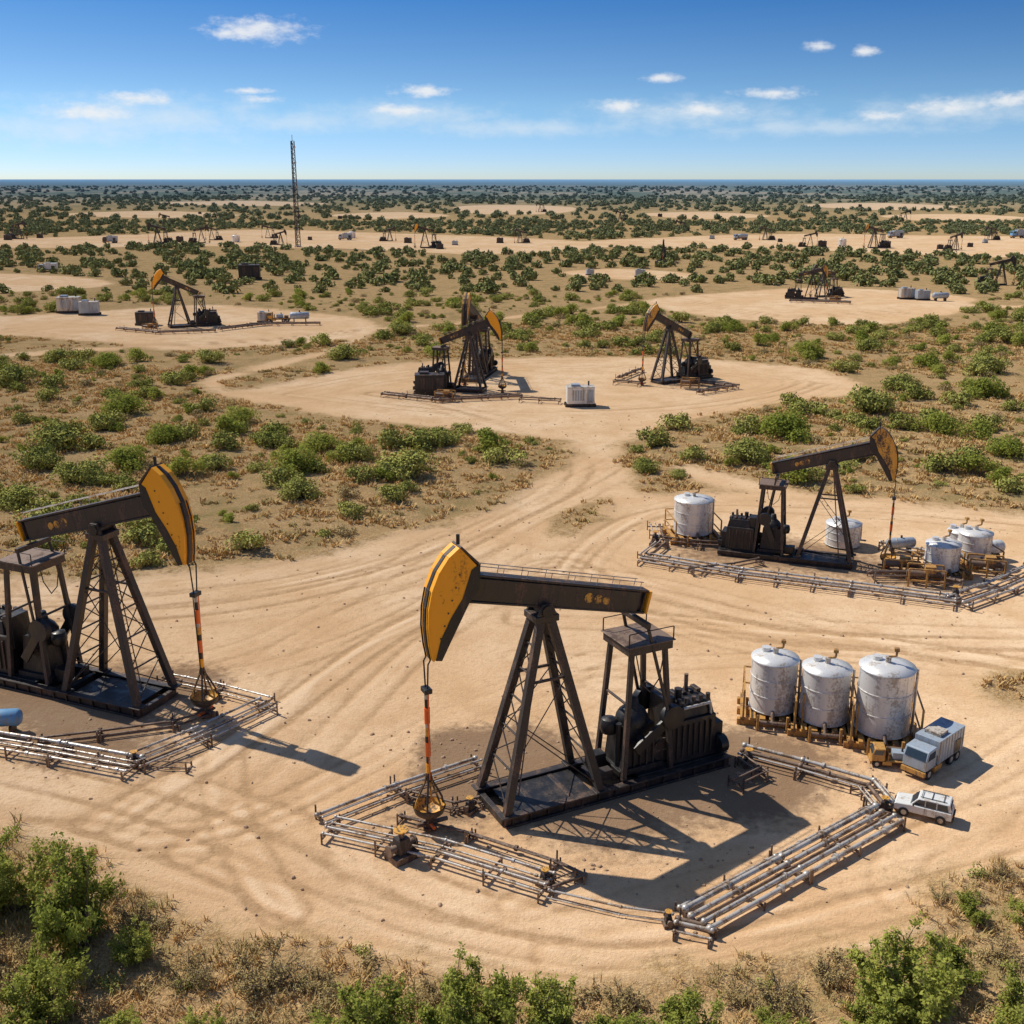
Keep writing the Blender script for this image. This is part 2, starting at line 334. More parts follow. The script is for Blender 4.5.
pipes([(268,706),(215,692),(165,682)],4,0.24,0.06,0.4,PIPE); pipes([(40,745),(100,738),(175,728),(215,715)],3,0.22,0.06,0.3,RUSTP); pipes([(95,765),(190,770)],2,0.2,0.05,0.2,RUSTP)
pipes([(642,562),(740,578),(850,592),(955,606)],5,0.32,0.09,0.4,PIPE); pipes([(955,606),(1000,590),(1040,572)],6,0.32,0.09,0.4,PIPE)
pipes([(655,543),(700,548),(740,550)],3,0.3,0.09,0.5,RUSTP); pipes([(870,580),(910,580),(960,590)],4,0.3,0.09,0.6,RUSTP); pipes([(880,548),(920,555),(1000,575)],3,0.3,0.08,0.4,PIPE)
pipes([(655,530),(660,548),(645,560)],3,0.3,0.08,0.5,PIPE); pipes([(690,575),(735,570),(760,565)],2,.3,.08,.4,RUSTP)
for p,n in [([(385,396),(440,402),(520,398)],3),([(520,402),(560,404)],2),([(615,384),(640,386)],3),([(700,385),(735,389),(700,395)],2),([(640,372),(620,380)],2),([(120,330),(160,334),(215,332)],3),([(250,326),(320,325)],3),([(790,302),(850,304)],3),([(220,331),(270,325)],2)]:
    pipes(p,n,0.5,0.13,0.5,RUSTP)
def valve(loc,s=1):
    b=MB(); b.box((0,0,.12),(.9,.7,.24),RUSTP); b.box((0,0,.5),(.5,.45,.5),STEEL,taper=.8); b.tube((0,0,.7),(0,0,1.05),.09,RUSTP,8); b.tube((0,0,1.02),(0,0,1.06),.25,OCHRE,12)
    b.tube((-.5,0,.45),(.5,0,.45),.12,RUSTP,8); b.tube((-.52,0,.45),(-.46,0,.45),.2,RUSTP,10); b.tube((.46,0,.45),(.52,0,.45),.2,RUSTP,10)
    o=b.obj('valve_assembly'); o.location=(*loc,0); o.scale=(s,)*3; o.rotation_euler[2]=random.random()*3
for q,s in [((402,858),1.1),((545,885),.6),((668,925),.5),((884,812),.6),((135,765),.6),((655,545),.9),((955,600),.8),((748,765),.7),((215,700),.6),((470,812),.6)]: valve(G(*q),s)
# ------------------------------------------------------------------ tanks
def tank(loc,r,h,rz=0,plat=True,z0=0.5):
    e=empty('storage_tank',loc,rz); b=MB()
    b.lathe([(r,z0),(r,z0+h)],(0,0,0),TANK,48)
    b.lathe([(r+.05,z0+h-.02),(r+.04,z0+h+.04),(r*.5,z0+h+.16),(0,z0+h+.22)],(0,0,0),TANK,48)
    for q in (.02,.34,.67,.985): b.lathe([(r,z0+h*q-.02),(r+.025,z0+h*q-.015),(r+.025,z0+h*q+.015),(r,z0+h*q+.02)],(0,0,0),TANK,48,False)
    for k in range(6):
        t=k*math.pi/3+.2; b.box((r*1.003*math.cos(t),r*1.003*math.sin(t),z0+h/2),(.012,.04,h*.96),TANK,rz=t)
    b.obj('tank_shell',e)
    b=MB(); b.tube((0,0,z0+h+.18),(0,0,z0+h+.45),.12,PIPE,8); b.path([(0,0,z0+h+.45),(.3,0,z0+h+.5),(.32,0,z0+h+.8)],.05,YELLOW,6); b.box((.3,.0,z0+h+.8),(.2,.2,.14),YELLOW)
    b.tube((-.4,.3,z0+h+.1),(-.4,.3,z0+h+.35),.2,TANK,10)
    b.path([(r+.1,0,z0+h),(r+.12,0,.3),(r+.5,0,.25)],.06,PIPE,6)
    b.obj('vent_and_pipes',e)
    if plat:
        b=MB(); s=r+.25
        for y in (-s*.8,0,s*.8): b.box((0,y,.14),(2*s+.5,.22,.28),YELLOW)
        for i in range(7): b.box((-s+i*s/3,0,.38),(.24,2*s,.14),YELLOW)
        for x,y in ((-s,-s),(s,-s),(s,s),(-s,s)):
            b.bar((x,y,.3),(x,y,h*.75),.08,.08,YELLOW)
        for zz in (h*.4,h*.74): 
            b.bar((-s,s,zz),(s,s,zz),.06,.06,YELLOW); b.bar((s,-s,zz),(s,s,zz),.06,.06,YELLOW); b.bar((-s,-s,zz),(-s,s,zz),.06,.06,YELLOW)
        b.tube((-s*.6,-s-.15,.35),(s*.6,-s-.15,.35),.09,RUSTP,8); b.tube((0,-s-.2,.3),(0,-r,.7),.08,RUSTP,8)
        for k in range(2): b.tube((-s*.5+k*s,-s-.25,.0),(-s*.5+k*s,-s-.25,.75),.07,YELLOW,6)
        b.obj('skid_frame',e)
    return e
tank(G(771,716),1.0,2.35,-.2); tank(G(822,727),1.02,2.35,-.2); tank(G(880,738),1.12,2.85,-.2)
tank(G(692,538),1.25,2.2,.1); tank(G(940,575),1.0,1.5,.1); tank(G(972,563),1.0,1.5,.1); tank(G(958,558),.8,1.3,.2); tank(G(842,545),1.1,1.4,.1,False,.1)
for u,v in [(236,242),(842,246),(352,238)]: tank(G(u,v),1.3,2.2,.1,False,.1)
def hcyl(loc,rz,s=1,mat=BLUE):
    b=MB(); b.M=Matrix.Translation((0,0,.9))@Matrix.Rotation(math.pi/2,4,'Y')
    b.lathe([(0,-1.35),(.35,-1.3),(.48,-1.15),(.48,1.15),(.35,1.3),(0,1.35)],(0,0,0),mat,20); b.lathe([(.49,-.6),(.5,-.6),(.5,-.5),(.49,-.5)],(0,0,0),PALE,20)
    b.M=Matrix.Identity(4)
    for x in(-.8,.8): b.box((x,0,.25),(.15,.8,.5),STEEL)
    b.tube((0,0,1.3),(0,0,1.6),.1,STEEL,8)
    o=b.obj('horizontal_pressure_tank'); o.location=(*loc,0); o.rotation_euler[2]=rz; o.scale=(s,)*3
hcyl(G(-2,733),.1,.8,BLUE); hcyl(G(900,552),.1,.7,GREYB); hcyl(G(985,560),.3,.9,WHITE); hcyl(G(940,301),.1,1.2,GREYB); hcyl(G(300,322),.2,1.2,GREYB)
# ------------------------------------------------------------------ vehicles (front = -x)
def wheel(b,x,y,r,w=.26):
    b.tube((x,y-w/2,r),(x,y+w/2,r),r,RUBBER,18); b.tube((x,y-w/2-.01,r),(x,y+w/2+.01,r),r*.55,PALE,12)
def suv(loc,rz,s,mat=WHITE):
    e=empty('off_road_vehicle',loc,rz,s); b=MB()
    b.ext([(-2.3,.55),(-2.3,1.0),(-2.2,1.1),(-1.0,1.2),(2.25,1.2),(2.3,.55),(1.9,.5),(-1.9,.5)],-.95,.95,mat)
    b.ext([(-1.0,1.2),(-.45,1.85),(.6,1.92),(2.05,1.9),(2.2,1.2)],-.82,.82,mat)
    b.obj('body',e,.05)
    b=MB()
    b.hexa([(-1.03,-.7,1.24),(-.97,-.7,1.24),(-.97,.7,1.24),(-1.03,.7,1.24)],[(-.53,-.66,1.8),(-.47,-.66,1.8),(-.47,.66,1.8),(-.53,.66,1.8)],GLASS)
    for y in(-.84,.825):
        for x0,x1,x2,x3 in((-.8,-.35,.1,.1),(.2,.2,1.0,1.0),(1.1,1.1,1.85,1.98)): b.ext([(x0,1.26),(x1,1.78),(x2,1.8),(x3,1.26)],y,y+.015,GLASS)
    b.box((2.16,0,1.55),(.04,1.3,.42),GLASS)
    b.obj('windows',e)
    b=MB()
    for x in(-1.45,1.45):
        for y in(-.88,.88): wheel(b,x,y,.42)
    b.obj('wheels',e)
    b=MB(); b.box((-2.36,0,.62),(.14,1.9,.22),BLACK); b.box((2.36,0,.62),(.14,1.9,.22),BLACK); b.box((-2.31,0,.88),(.04,.9,.22),BLACK)
    for y in(-.7,.7): b.tube((-2.34,y,.9),(-2.28,y,.9),.12,PALE,10); b.box((2.32,y,.95),(.04,.16,.25),LAMP)
    for y in(-.6,.6): b.bar((-.3,y,1.98),(1.8,y,1.98),.05,.05,BLACK)
    for x in(-.2,.6,1.5): b.bar((x,-.6,1.98),(x,.6,1.98),.04,.04,BLACK)
    for y in(-1.02,1.02): b.box((-.75,y,1.3),(.12,.14,.18),BLACK)
    for x in (.15,1.05):
        for y in(-.955,.945): b.box((x,y+.002,.88),(.02,.012,.6),BLACK)
    b.obj('bumpers_and_trim',e)
def truck(loc,rz,s,kind='box',cab=GREYB,body=GREYB,ch=YELLOW,name=None):
    e=empty(name or {'box':'service_truck','tanker':'tank_truck','flat':'flatbed_truck'}[kind],loc,rz,s); b=MB()
    L=6.5
    for y in(-.45,.45): b.box((.3,y,.8),(L,.14,.25),ch)
    b.box((-3.1,0,.7),(.25,2.2,.4),ch); b.box((-1.0,1.0,.75),(1.2,.4,.5),ch); b.box((-1.0,-1.0,.75),(1.2,.4,.5),ch)
    b.obj('chassis',e)
    b=MB(); b.ext([(-3.05,.95),(-3.05,1.9),(-2.7,2.75),(-1.3,2.8),(-1.3,.95)],-1.1,1.1,cab); b.obj('cab',e,.06)
    b=MB(); b.hexa([(-3.08,-.95,1.95),(-3.02,-.95,1.95),(-3.02,.95,1.95),(-3.08,.95,1.95)],[(-2.77,-.92,2.62),(-2.72,-.92,2.62),(-2.72,.92,2.62),(-2.77,.92,2.62)],GLASS)
    for y in(-1.12,1.105): b.ext([(-2.85,1.9),(-2.6,2.55),(-1.6,2.58),(-1.6,1.9)],y,y+.015,GLASS)
    b.obj('windows',e)
    b=MB()
    for x in(-2.3,1.6,2.7):
        for y in(-.95,.95): wheel(b,x,y,.5,.32)
    b.obj('wheels',e)
    b=MB()
    if kind=='box':
        b.box((1.2,0,2.1),(4.6,2.3,2.2),body); 
        for i in range(9): b.box((-.9+i*.52,-1.17,2.1),(.05,.04,2.1),cab); b.box((-.9+i*.52,1.17,2.1),(.05,.04,2.1),cab)
        b.box((.4,0,3.35),(1.4,1.5,.3),PALE); b.box((2.3,-1.19,1.7),(1.2,.03,1.2),BLACK)
    elif kind=='tanker':
        b.M=Matrix.Translation((1.3,0,1.9))@Matrix.Rotation(math.pi/2,4,'Y'); b.lathe([(0,-2.35),(.7,-2.3),(.95,-2.1),(.95,2.1),(.7,2.3),(0,2.35)],(0,0,0),body,20); b.M=Matrix.Identity(4)
        b.box((1.3,0,2.92),(2.5,.6,.15),PALE); b.box((1.3,0,1.1),(4.4,1.4,.3),ch)
    else:
        b.box((1.2,0,1.05),(4.8,2.3,.14),ch); b.box((-.9,0,1.6),(.1,2.2,1.1),ch); b.box((.6,.1,1.65),(1.8,1.4,1.0),body); b.box((2.4,-.2,1.5),(1.1,1.2,.7),RUSTP); b.tube((1,0,2.1),(1,0,2.6),.15,STEEL,8)
    b.obj('load_body',e,.04)
suv(G(923,815),math.radians(-28),0.45)
truck(G(930,766),math.radians(42),0.46,'box',GREYB,GREYB)
def flat(loc,rz,s,c=WHITE,ch=YELLOW): truck(loc,rz,s,'flat',c,GREYB,ch)
flat(G(893,765),math.radians(-10),.3,YELLOW)
flat(G(278,322),.1,.6,OCHRE)
truck(G(48,272),.1,.7,'box',GREYB,WHITE); truck(G(895,238),.1,.9,'box',GREYB,GREYB); truck(G(740,240),.1,.8,'tanker',GREYB,GREYB)
truck(G(345,240),.1,.8,'box',GREYB,GREYB); truck(G(110,243),.1,.8,'box',STEEL,GREYB); truck(G(1018,238),.1,1.0,'box',BLUE,GREYB)
def genset(loc,rz,s,mat=WHITE,name='generator_unit'):
    e=empty(name,loc,rz,s); b=MB(); b.box((0,0,1.35),(3.2,1.7,1.9),mat); b.box((0,0,2.34),(3.3,1.8,.08),PALE if mat!=BLACK else STEEL); b.obj('enclosure',e,.04)
    b=MB(); b.box((0,-.6,.2),(3.6,.2,.4),STEEL); b.box((0,.6,.2),(3.6,.2,.4),STEEL); g=GREYB if mat!=BLACK else STEEL
    for i in range(5): b.box((-.9+i*.3,-.87,1.4),(.2,.04,1.2),g)
    b.box((1.1,-.87,1.3),(.7,.04,1.5),g); b.tube((1,.3,2.3),(1,.3,2.9),.1,STEEL,8); b.box((-.6,0,2.5),(1,.9,.25),g)
    b.obj('skid_and_louvres',e)
genset(G(580,406),.05,.9); genset(G(250,280),.1,1.5,BLACK,'equipment_shed'); genset(G(430,395),.05,1.0,BLACK); genset(G(146,325),.1,.9,BLACK)
genset(G(70,313),.1,1.2,PALE); genset(G(90,315),.1,1.0,GREYB); genset(G(906,299),.1,.9,PALE); genset(G(922,300),.1,.8,GREYB); genset(G(265,322),.1,.7,PALE)
for u,v,m_ in [(455,245,GREYB),(985,243,GREYB),(640,277,GREYB),(590,275,GREYB),(712,239,GREYB),(40,238,BLACK),(180,242,BLACK),(310,240,BLACK),(408,243,BLACK),(440,249,BLACK),(780,242,BLACK),(822,247,BLACK),(886,247,BLACK),(940,249,BLACK),(970,247,BLACK),(500,243,BLACK),(660,268,BLACK),(8,240,BLACK),(340,219,BLACK),(660,217,BLACK),(860,207,BLACK),(200,214,BLACK)]:
    genset(G(u,v),random.uniform(-.3,.3),random.uniform(.5,.9),m_)
for q in [(900,575),(925,585),(985,575),(150,331),(445,401),(690,388),(835,302)]:
    b=MB()
    for x in(-1,0,1):
        for y in(-.5,.5): b.bar((x,y,0),(x,y,1.1),.1,.1,YELLOW)
    for z in(.4,1.1):
        for y in(-.5,.5): b.bar((-1,y,z),(1,y,z),.09,.09,YELLOW)
    b.tube((-1.1,0,.7),(1.1,0,.7),.2,RUSTP,10); b.box((.2,0,1.0),(.6,.5,.4),YELLOW)
    o=b.obj('manifold_skid'); o.location=(*G(*q),0); o.rotation_euler[2]=-.25
b=MB(); hM=35; W0=.95
tri=[(math.cos(a),math.sin(a)) for a in (0.5,0.5+2.094,0.5+4.189)]
nseg=22
for k in range(nseg):
    za,zb=k*hM/nseg,(k+1)*hM/nseg; ra=W0*(1-.3*k/nseg); rb=W0*(1-.3*(k+1)/nseg)
    for i in range(3):
        a=tri[i];c=tri[(i+1)%3]
        b.bar((a[0]*ra,a[1]*ra,za),(a[0]*rb,a[1]*rb,zb),.24,.24,STEEL); b.bar((a[0]*ra,a[1]*ra,za),(c[0]*rb,c[1]*rb,zb),.13,.13,STEEL); b.bar((a[0]*rb,a[1]*rb,zb),(c[0]*rb,c[1]*rb,zb),.13,.13,STEEL)
b.bar((0,0,hM),(0,0,hM+2),.15,.15,STEEL); b.box((0,0,.2),(2,2,.4),PALE)
for zz in (20,28,33): b.tube((.5,-.5,zz),(.9,-.9,zz),.35,PALE,10)
o=b.obj('radio_mast'); o.location=(*G(298,247),0)
# ------------------------------------------------------------------ terrain
def catmull(P,n=8,closed=False):
    P=np.array(P,float); L=len(P); out=[]
    rng=range(L) if closed else range(L-1)
    for i in rng:
        if closed: a,b_,c,d=P[(i-1)%L],P[i],P[(i+1)%L],P[(i+2)%L]
        else: a,b_,c,d=P[max(i-1,0)],P[i],P[i+1],P[min(i+2,L-1)]
        for k in range(n):
            t=k/n; out.append(0.5*((2*b_)+(-a+c)*t+(2*a-5*b_+4*c-d)*t*t+(-a+3*b_-3*c+d)*t**3))
    if not closed: out.append(P[-1])
    return np.array(out)
def seg_dist(X,Y,P,closed=False):
    d=np.full(X.shape,1e9); Q=np.roll(P,-1,0) if closed else P[1:]; A=P if closed else P[:-1]
    for a,b_ in zip(A,Q):
        ex,ey=b_-a; l=ex*ex+ey*ey+1e-9; t=np.clip(((X-a[0])*ex+(Y-a[1])*ey)/l,0,1)
        d=np.minimum(d,(X-a[0]-t*ex)**2+(Y-a[1]-t*ey)**2)
    return np.sqrt(d)
def inside(X,Y,P):
    c=np.zeros(X.shape,bool); Q=np.roll(P,-1,0)
    for (x0,y0),(x1,y1) in zip(P,Q):
        if y0==y1: continue
        k=((y0>Y)!=(y1>Y))&(X<(x1-x0)*(Y-y0)/(y1-y0)+x0); c^=k
    return c
PADS=[
[(-300,590),(0,582),(130,578),(280,565),(400,537),(470,515),(530,490),(572,465),(560,445),(470,432),(400,425),(300,410),(230,395),(270,385),(360,370),(440,362),(560,357),(700,360),(800,368),(850,380),(840,395),(760,405),(690,420),(640,440),(620,455),(625,475),(650,495),(760,494),(850,500),(1024,515),(1300,540),(1300,850),(1024,865),(940,890),(860,935),(700,972),(520,978),(400,960),(230,930),(140,890),(0,825),(-300,800)],
[(-100,318),(0,316),(100,312),(200,305),(300,312),(370,322),(370,335),(280,345),(180,350),(100,343),(0,335),(-100,332)],
[(-100,272),(60,276),(110,283),(60,290),(-100,292)],
[(650,300),(720,293),(830,288),(960,296),(970,305),(930,318),(850,325),(750,320),(680,312)],
[(-50,240),(100,236),(250,230),(380,233),(560,240),(600,248),(480,254),(380,250),(200,246),(60,248),(-50,246)],
[(560,244),(650,238),(800,234),(950,236),(1100,238),(1100,256),(960,256),(860,252),(740,248),(640,248)],
[(455,207),(500,205),(570,207),(560,213),(480,214)],[(640,214),(700,212),(770,216),(700,219)],[(330,215),(400,212),(450,216),(380,219)],[(560,273),(620,269),(700,275),(640,280)],
[(800,205),(880,203),(960,207),(880,210)],[(60,214),(160,211),(240,215),(150,218)],[(880,216),(960,214),(1040,219),(950,222)],[(150,203),(250,201),(330,204),(250,206)]]
PADW=[catmull(GL(p),5,True) for p in PADS]
HOLES=[catmull(GL(p),5,True) for p in [[(540,525),(575,505),(612,500),(600,520),(560,535)],[(985,690),(1024,672),(1100,680),(1100,712),(1010,708)],[(470,500),(500,496),(500,505),(470,512)]]]
ROADS=[([(690,470),(740,483),(800,497)],1.3),([(372,332),(330,350),(270,366),(210,382),(235,396)],.8),([(650,303),(560,312),(470,322),(365,330)],.9),([(150,345),(60,352),(-60,360)],1.0),([(960,305),(1100,310)],2.0)]
ROADW=[(catmull(GL(p),6),w) for p,w in ROADS]
WV=[(random.uniform(0,6.28),random.uniform(.03,.35),random.uniform(0,6.28)) for _ in range(14)]
def lowf(X,Y,s=1):
    r=np.zeros(X.shape)
    for a,f,p in WV: r+=np.sin((X*math.cos(a)+Y*math.sin(a))*f*s+p)*(.05/f)**.5
    return r/4
def dirt_sd(X,Y):
    s=np.full(X.shape,-1e9)
    for P in PADW:
        mn=P.min(0)-60; mx=P.max(0)+60
        k=(X>mn[0])&(X<mx[0])&(Y>mn[1])&(Y<mx[1])
        if not k.any(): continue
        d=seg_dist(X[k],Y[k],P,True); d=np.where(inside(X[k],Y[k],P),d,-d); s[k]=np.maximum(s[k],d)
    for P in HOLES:
        mn=P.min(0)-30; mx=P.max(0)+30
        k=(X>mn[0])&(X<mx[0])&(Y>mn[1])&(Y<mx[1])
        d=seg_dist(X[k],Y[k],P,True); d=np.where(inside(X[k],Y[k],P),-d,d); s[k]=np.minimum(s[k],d)
    for P,w in ROADW:
        s=np.maximum(s,w-seg_dist(X,Y,P))
    s=s+lowf(X,Y,2.2)*1.1
    return np.clip(s,-40,40)
def height(X,Y,sd):
    k=np.clip((-sd-0.3)/5,0,1); k=k*k*(3-2*k)
    h=k*(0.15+0.30*lowf(X,Y,1.5)+.06*np.sin(X*1.7+np.sin(Y*1.3)*2)*np.sin(Y*1.9+np.sin(X*1.1)*2))
    h+=0.08*np.exp(-((sd+0.4)/0.5)**2)*np.clip((300-Y)/100,0,1)
    return h
ys=list(np.arange(-200,19,6.0))+[20]
y=20.0
while y<60000: y*=1+(0.0042 if y<150 else 0.009 if y<1000 else 0.03); ys.append(y)
ys=np.array(ys)
xs=np.concatenate([-np.array([8,5,3.2,2.2,1.6,1.25,1.0,.85,.75]),np.arange(-.68,.681,.0042),np.array([.75,.85,1.0,1.25,1.6,2.2,3.2,5,8])])
YY,SS=np.meshgrid(ys,xs,indexing='ij'); XX=SS*np.maximum(YY,25.0)
X=XX.ravel();Y=YY.ravel()
SD=dirt_sd(X,Y)
RUT=np.zeros(X.shape); near=(Y>15)&(Y<230)
TR=[([(-50,640),(150,620),(300,600),(420,570),(520,530),(590,490),(595,460),(540,430),(450,405),(380,392)],6),
([(-80,780),(100,815),(250,862),(330,895),(450,932),(650,955),(850,905),(1100,830)],6),
([(1100,650),(800,640),(640,600),(560,560),(480,590),(380,640),(250,740),(120,830)],5),
([(560,590),(600,545),(660,512),(760,505),(900,510),(1100,530)],4),
([(-60,605),(200,600),(400,560),(500,518),(600,475),(680,430),(780,400),(825,385)],5),
([(520,640),(640,640),(760,645),(900,655),(1100,690)],4),
([(330,900),(285,800),(300,720),(340,660),(430,615),(560,590),(700,610),(1100,720)],3),
([(290,395),(400,375),(560,363),(720,370),(800,382),(740,400),(620,412),(450,412),(290,395)],5),
([(560,960),(760,900),(900,860),(1000,790),(1060,740)],4),([(0,330),(120,345),(260,340),(350,330)],4),([(690,302),(780,318),(900,312)],3),
([(600,690),(740,700),(850,790)],1),([(-80,830),(60,790),(200,800),(330,760),(460,700),(600,660)],3),([(0,590),(150,660),(330,620),(480,540)],3),([(960,920),(990,860),(1060,800)],2)]
xn,yn=X[near],Y[near]; rn=np.zeros(xn.shape)
for P,k in TR:
    base=catmull(GL(P),6)
    for j in range(k):
        tn=np.gradient(base,axis=0); nn=np.stack([-tn[:,1],tn[:,0]],1)/np.linalg.norm(tn,axis=1)[:,None]
        s=np.linspace(0,1,len(base)); off=random.uniform(-2.4,2.4)+1.2*np.sin(s*random.uniform(2,6)+random.uniform(0,6))
        q=base+nn*off[:,None]; d=seg_dist(xn,yn,q)
        w=random.uniform(.09,.2)+yn*0.0012; a=random.uniform(.4,1)
        fade=np.clip(.75+.9*lowf(xn+37*j,yn+11*k,1.3),.1,1)
        rn+=fade*(a*np.exp(-((d-.8)/w)**2)-0.38*a*np.exp(-((d-.4)/(w*1.4))**2))
RUT[near]=rn
Z=height(X,Y,SD)-0.016*np.clip(RUT,-1,1.5)*np.clip(SD,0,1)+0.012*lowf(X,Y,4)*np.clip(SD,0,1)
Z-= (np.maximum(Y-3000,0)/60000)**2*60
STAIN=np.zeros(X.shape)
for u,v,r,a in [(470,765,2.2,.9),(445,790,1.8,.9),(450,742,1.6,.8),(520,740,2,.8),(560,800,3,.8),(640,775,4,.7),(720,760,3,.9),(760,770,2.5,.6),(620,850,2.5,.3),(430,830,2,.4),(120,700,4,.8),(30,690,4,.9),(80,745,2.6,.8),(195,680,2,.7),(160,760,2,.6),(830,560,4,.7),(760,550,4,.8),(920,580,4,.6),(690,555,3,.5),(470,393,5,.6),(430,392,4,.6),(668,380,5,.6),(700,385,4,.5),(180,328,6,.6),(813,299,6,.5),(350,835,2,.4),(700,790,3.5,.35),(780,800,2.4,.3),(900,760,2.5,.4),(800,750,2.5,.4)]:
    gx,gy=G(u,v); STAIN+=a*np.exp(-(((X-gx)**2+(Y-gy)**2)/r**2))
nr,nc=YY.shape
idx=np.arange(nr*nc).reshape(nr,nc)
F=np.stack([idx[:-1,:-1],idx[:-1,1:],idx[1:,1:],idx[1:,:-1]],-1).reshape(-1,4)
me=bpy.data.meshes.new('ground'); me.vertices.add(nr*nc); me.vertices.foreach_set('co',np.stack([X,Y,Z],1).astype(np.float32).ravel())
me.loops.add(F.size); me.loops.foreach_set('vertex_index',F.ravel().astype(np.int32)); me.polygons.add(len(F))
me.polygons.foreach_set('loop_start',np.arange(0,F.size,4,dtype=np.int32)); me.update(calc_edges=True); me.validate()
me.polygons.foreach_set('use_smooth',np.ones(len(me.polygons),bool))
for nm,arr in (('sd',SD),('rut',RUT),('stain',np.clip(STAIN,0,1))):
    a=me.attributes.new(nm,'FLOAT','POINT'); a.data.foreach_set('value',arr.astype(np.float32))
ground=bpy.data.objects.new('ground',me); sc.collection.objects.link(ground)
m,nt,b=mat_new('desert_ground'); nt.nodes.remove(b)
geo=N(nt,'ShaderNodeNewGeometry'); pos=geo.outputs['Position']
def attr(n): 
    a=N(nt,'ShaderNodeAttribute'); a.attribute_name=n; return a.outputs['Fac']
sd=attr('sd'); rut=attr('rut'); stain=attr('stain')
spx=N(nt,'ShaderNodeSeparateXYZ'); nt.links.new(pos,spx.inputs[0]); yy=spx.outputs[1]
nA=noise(nt,pos,0.35,4,0.6); nB=noise(nt,pos,2.2,3,0.65); nC=noise(nt,pos,9,3,0.75); nD=noise(nt,pos,0.06,2,0.6)
e=math_(nt,'ADD',sd,math_(nt,'MULTIPLY',math_(nt,'SUBTRACT',nA,.5),6.0)); e=math_(nt,'ADD',e,math_(nt,'MULTIPLY',math_(nt,'SUBTRACT',nB,.5),3.0)); e=math_(nt,'ADD',e,math_(nt,'MULTIPLY',math_(nt,'SUBTRACT',nC,.5),1.5))
dirt=mr(nt,e,-1.2,1.0)
dc=mix(nt,mr(nt,nD,.35,.65),(0.79,0.525,0.29),(0.88,0.64,0.40))
dc=mix(nt,mr(nt,nA,.38,.68,0,.65),dc,(0.69,0.435,0.225))
dc=mix(nt,mr(nt,nB,.45,.72,0,.5),dc,(0.63,0.40,0.215))
dc=mix(nt,mr(nt,nC,.48,.72,0,.5),dc,(0.52,0.34,0.20))
rf=math_(nt,'MULTIPLY',mr(nt,rut,.0,1.2,0,.85),mr(nt,nB,.3,.6,.5,1.0))
dc=mix(nt,rf,dc,(0.50,0.31,0.16)); dc=mix(nt,mr(nt,math_(nt,'MULTIPLY',rut,-1.0),.0,.8,0,.65),dc,(0.93,0.70,0.46))
stf=math_(nt,'ADD',stain,math_(nt,'MULTIPLY',math_(nt,'SUBTRACT',nB,.5),1.1)); dc=mix(nt,mr(nt,stf,.28,.9,0,.75),dc,(0.20,0.12,0.075))
soil=mix(nt,mr(nt,nB,.35,.65),(0.59,0.37,0.17),(0.68,0.48,0.245)); soil=mix(nt,mr(nt,nC,.40,.60,0,.8),soil,(0.34,0.22,0.105))
olv=mix(nt,nC,(0.18,0.155,0.06),(0.39,0.30,0.12))
soil=mix(nt,mr(nt,math_(nt,'ADD',nA,math_(nt,'MULTIPLY',nB,.4)),.66,.88,0,.6),soil,olv)
cov=math_(nt,'ADD',noise(nt,pos,0.09,4,.7),mr(nt,yy,180,1500,-.16,.13,False)); soil=mix(nt,mr(nt,cov,.5,.62,0,.75),soil,(0.18,0.175,0.07))
c=mix(nt,dirt,soil,dc)
mp=N(nt,'ShaderNodeMapping'); nt.links.new(pos,mp.inputs[0]); mp.inputs['Scale'].default_value=(.0045,.0016,1)
nG=noise(nt,mp.outputs[0],1.0,5,.72)
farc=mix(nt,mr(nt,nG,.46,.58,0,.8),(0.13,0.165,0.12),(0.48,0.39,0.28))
farc=mix(nt,mr(nt,yy,700,4200,0,.9,False),farc,(0.13,0.215,0.28)); farc=mix(nt,mr(nt,yy,3500,10000,0,.95,False),farc,(0.19,0.36,0.54)); farc=mix(nt,mr(nt,yy,10000,40000,0,.9,False),farc,(0.36,0.56,0.74))  # aerial haze put into the far ground colour, bluer and paler toward the horizon
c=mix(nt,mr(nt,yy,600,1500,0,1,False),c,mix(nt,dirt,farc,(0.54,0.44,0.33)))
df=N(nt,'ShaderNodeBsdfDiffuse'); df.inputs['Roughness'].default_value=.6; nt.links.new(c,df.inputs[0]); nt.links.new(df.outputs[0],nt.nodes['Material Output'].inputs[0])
nH=noise(nt,pos,5,4,.8)
hh=math_(nt,'SUBTRACT',nH,math_(nt,'MULTIPLY',rut,.15))
amp=math_(nt,'ADD',.42,math_(nt,'MULTIPLY',math_(nt,'SUBTRACT',1,dirt),.4))
bp=N(nt,'ShaderNodeBump'); nt.links.new(amp,bp.inputs['Strength']); bp.inputs['Distance'].default_value=.22; nt.links.new(hh,bp.inputs['Height']); nt.links.new(bp.outputs[0],df.inputs['Normal'])
me.materials.append(m)
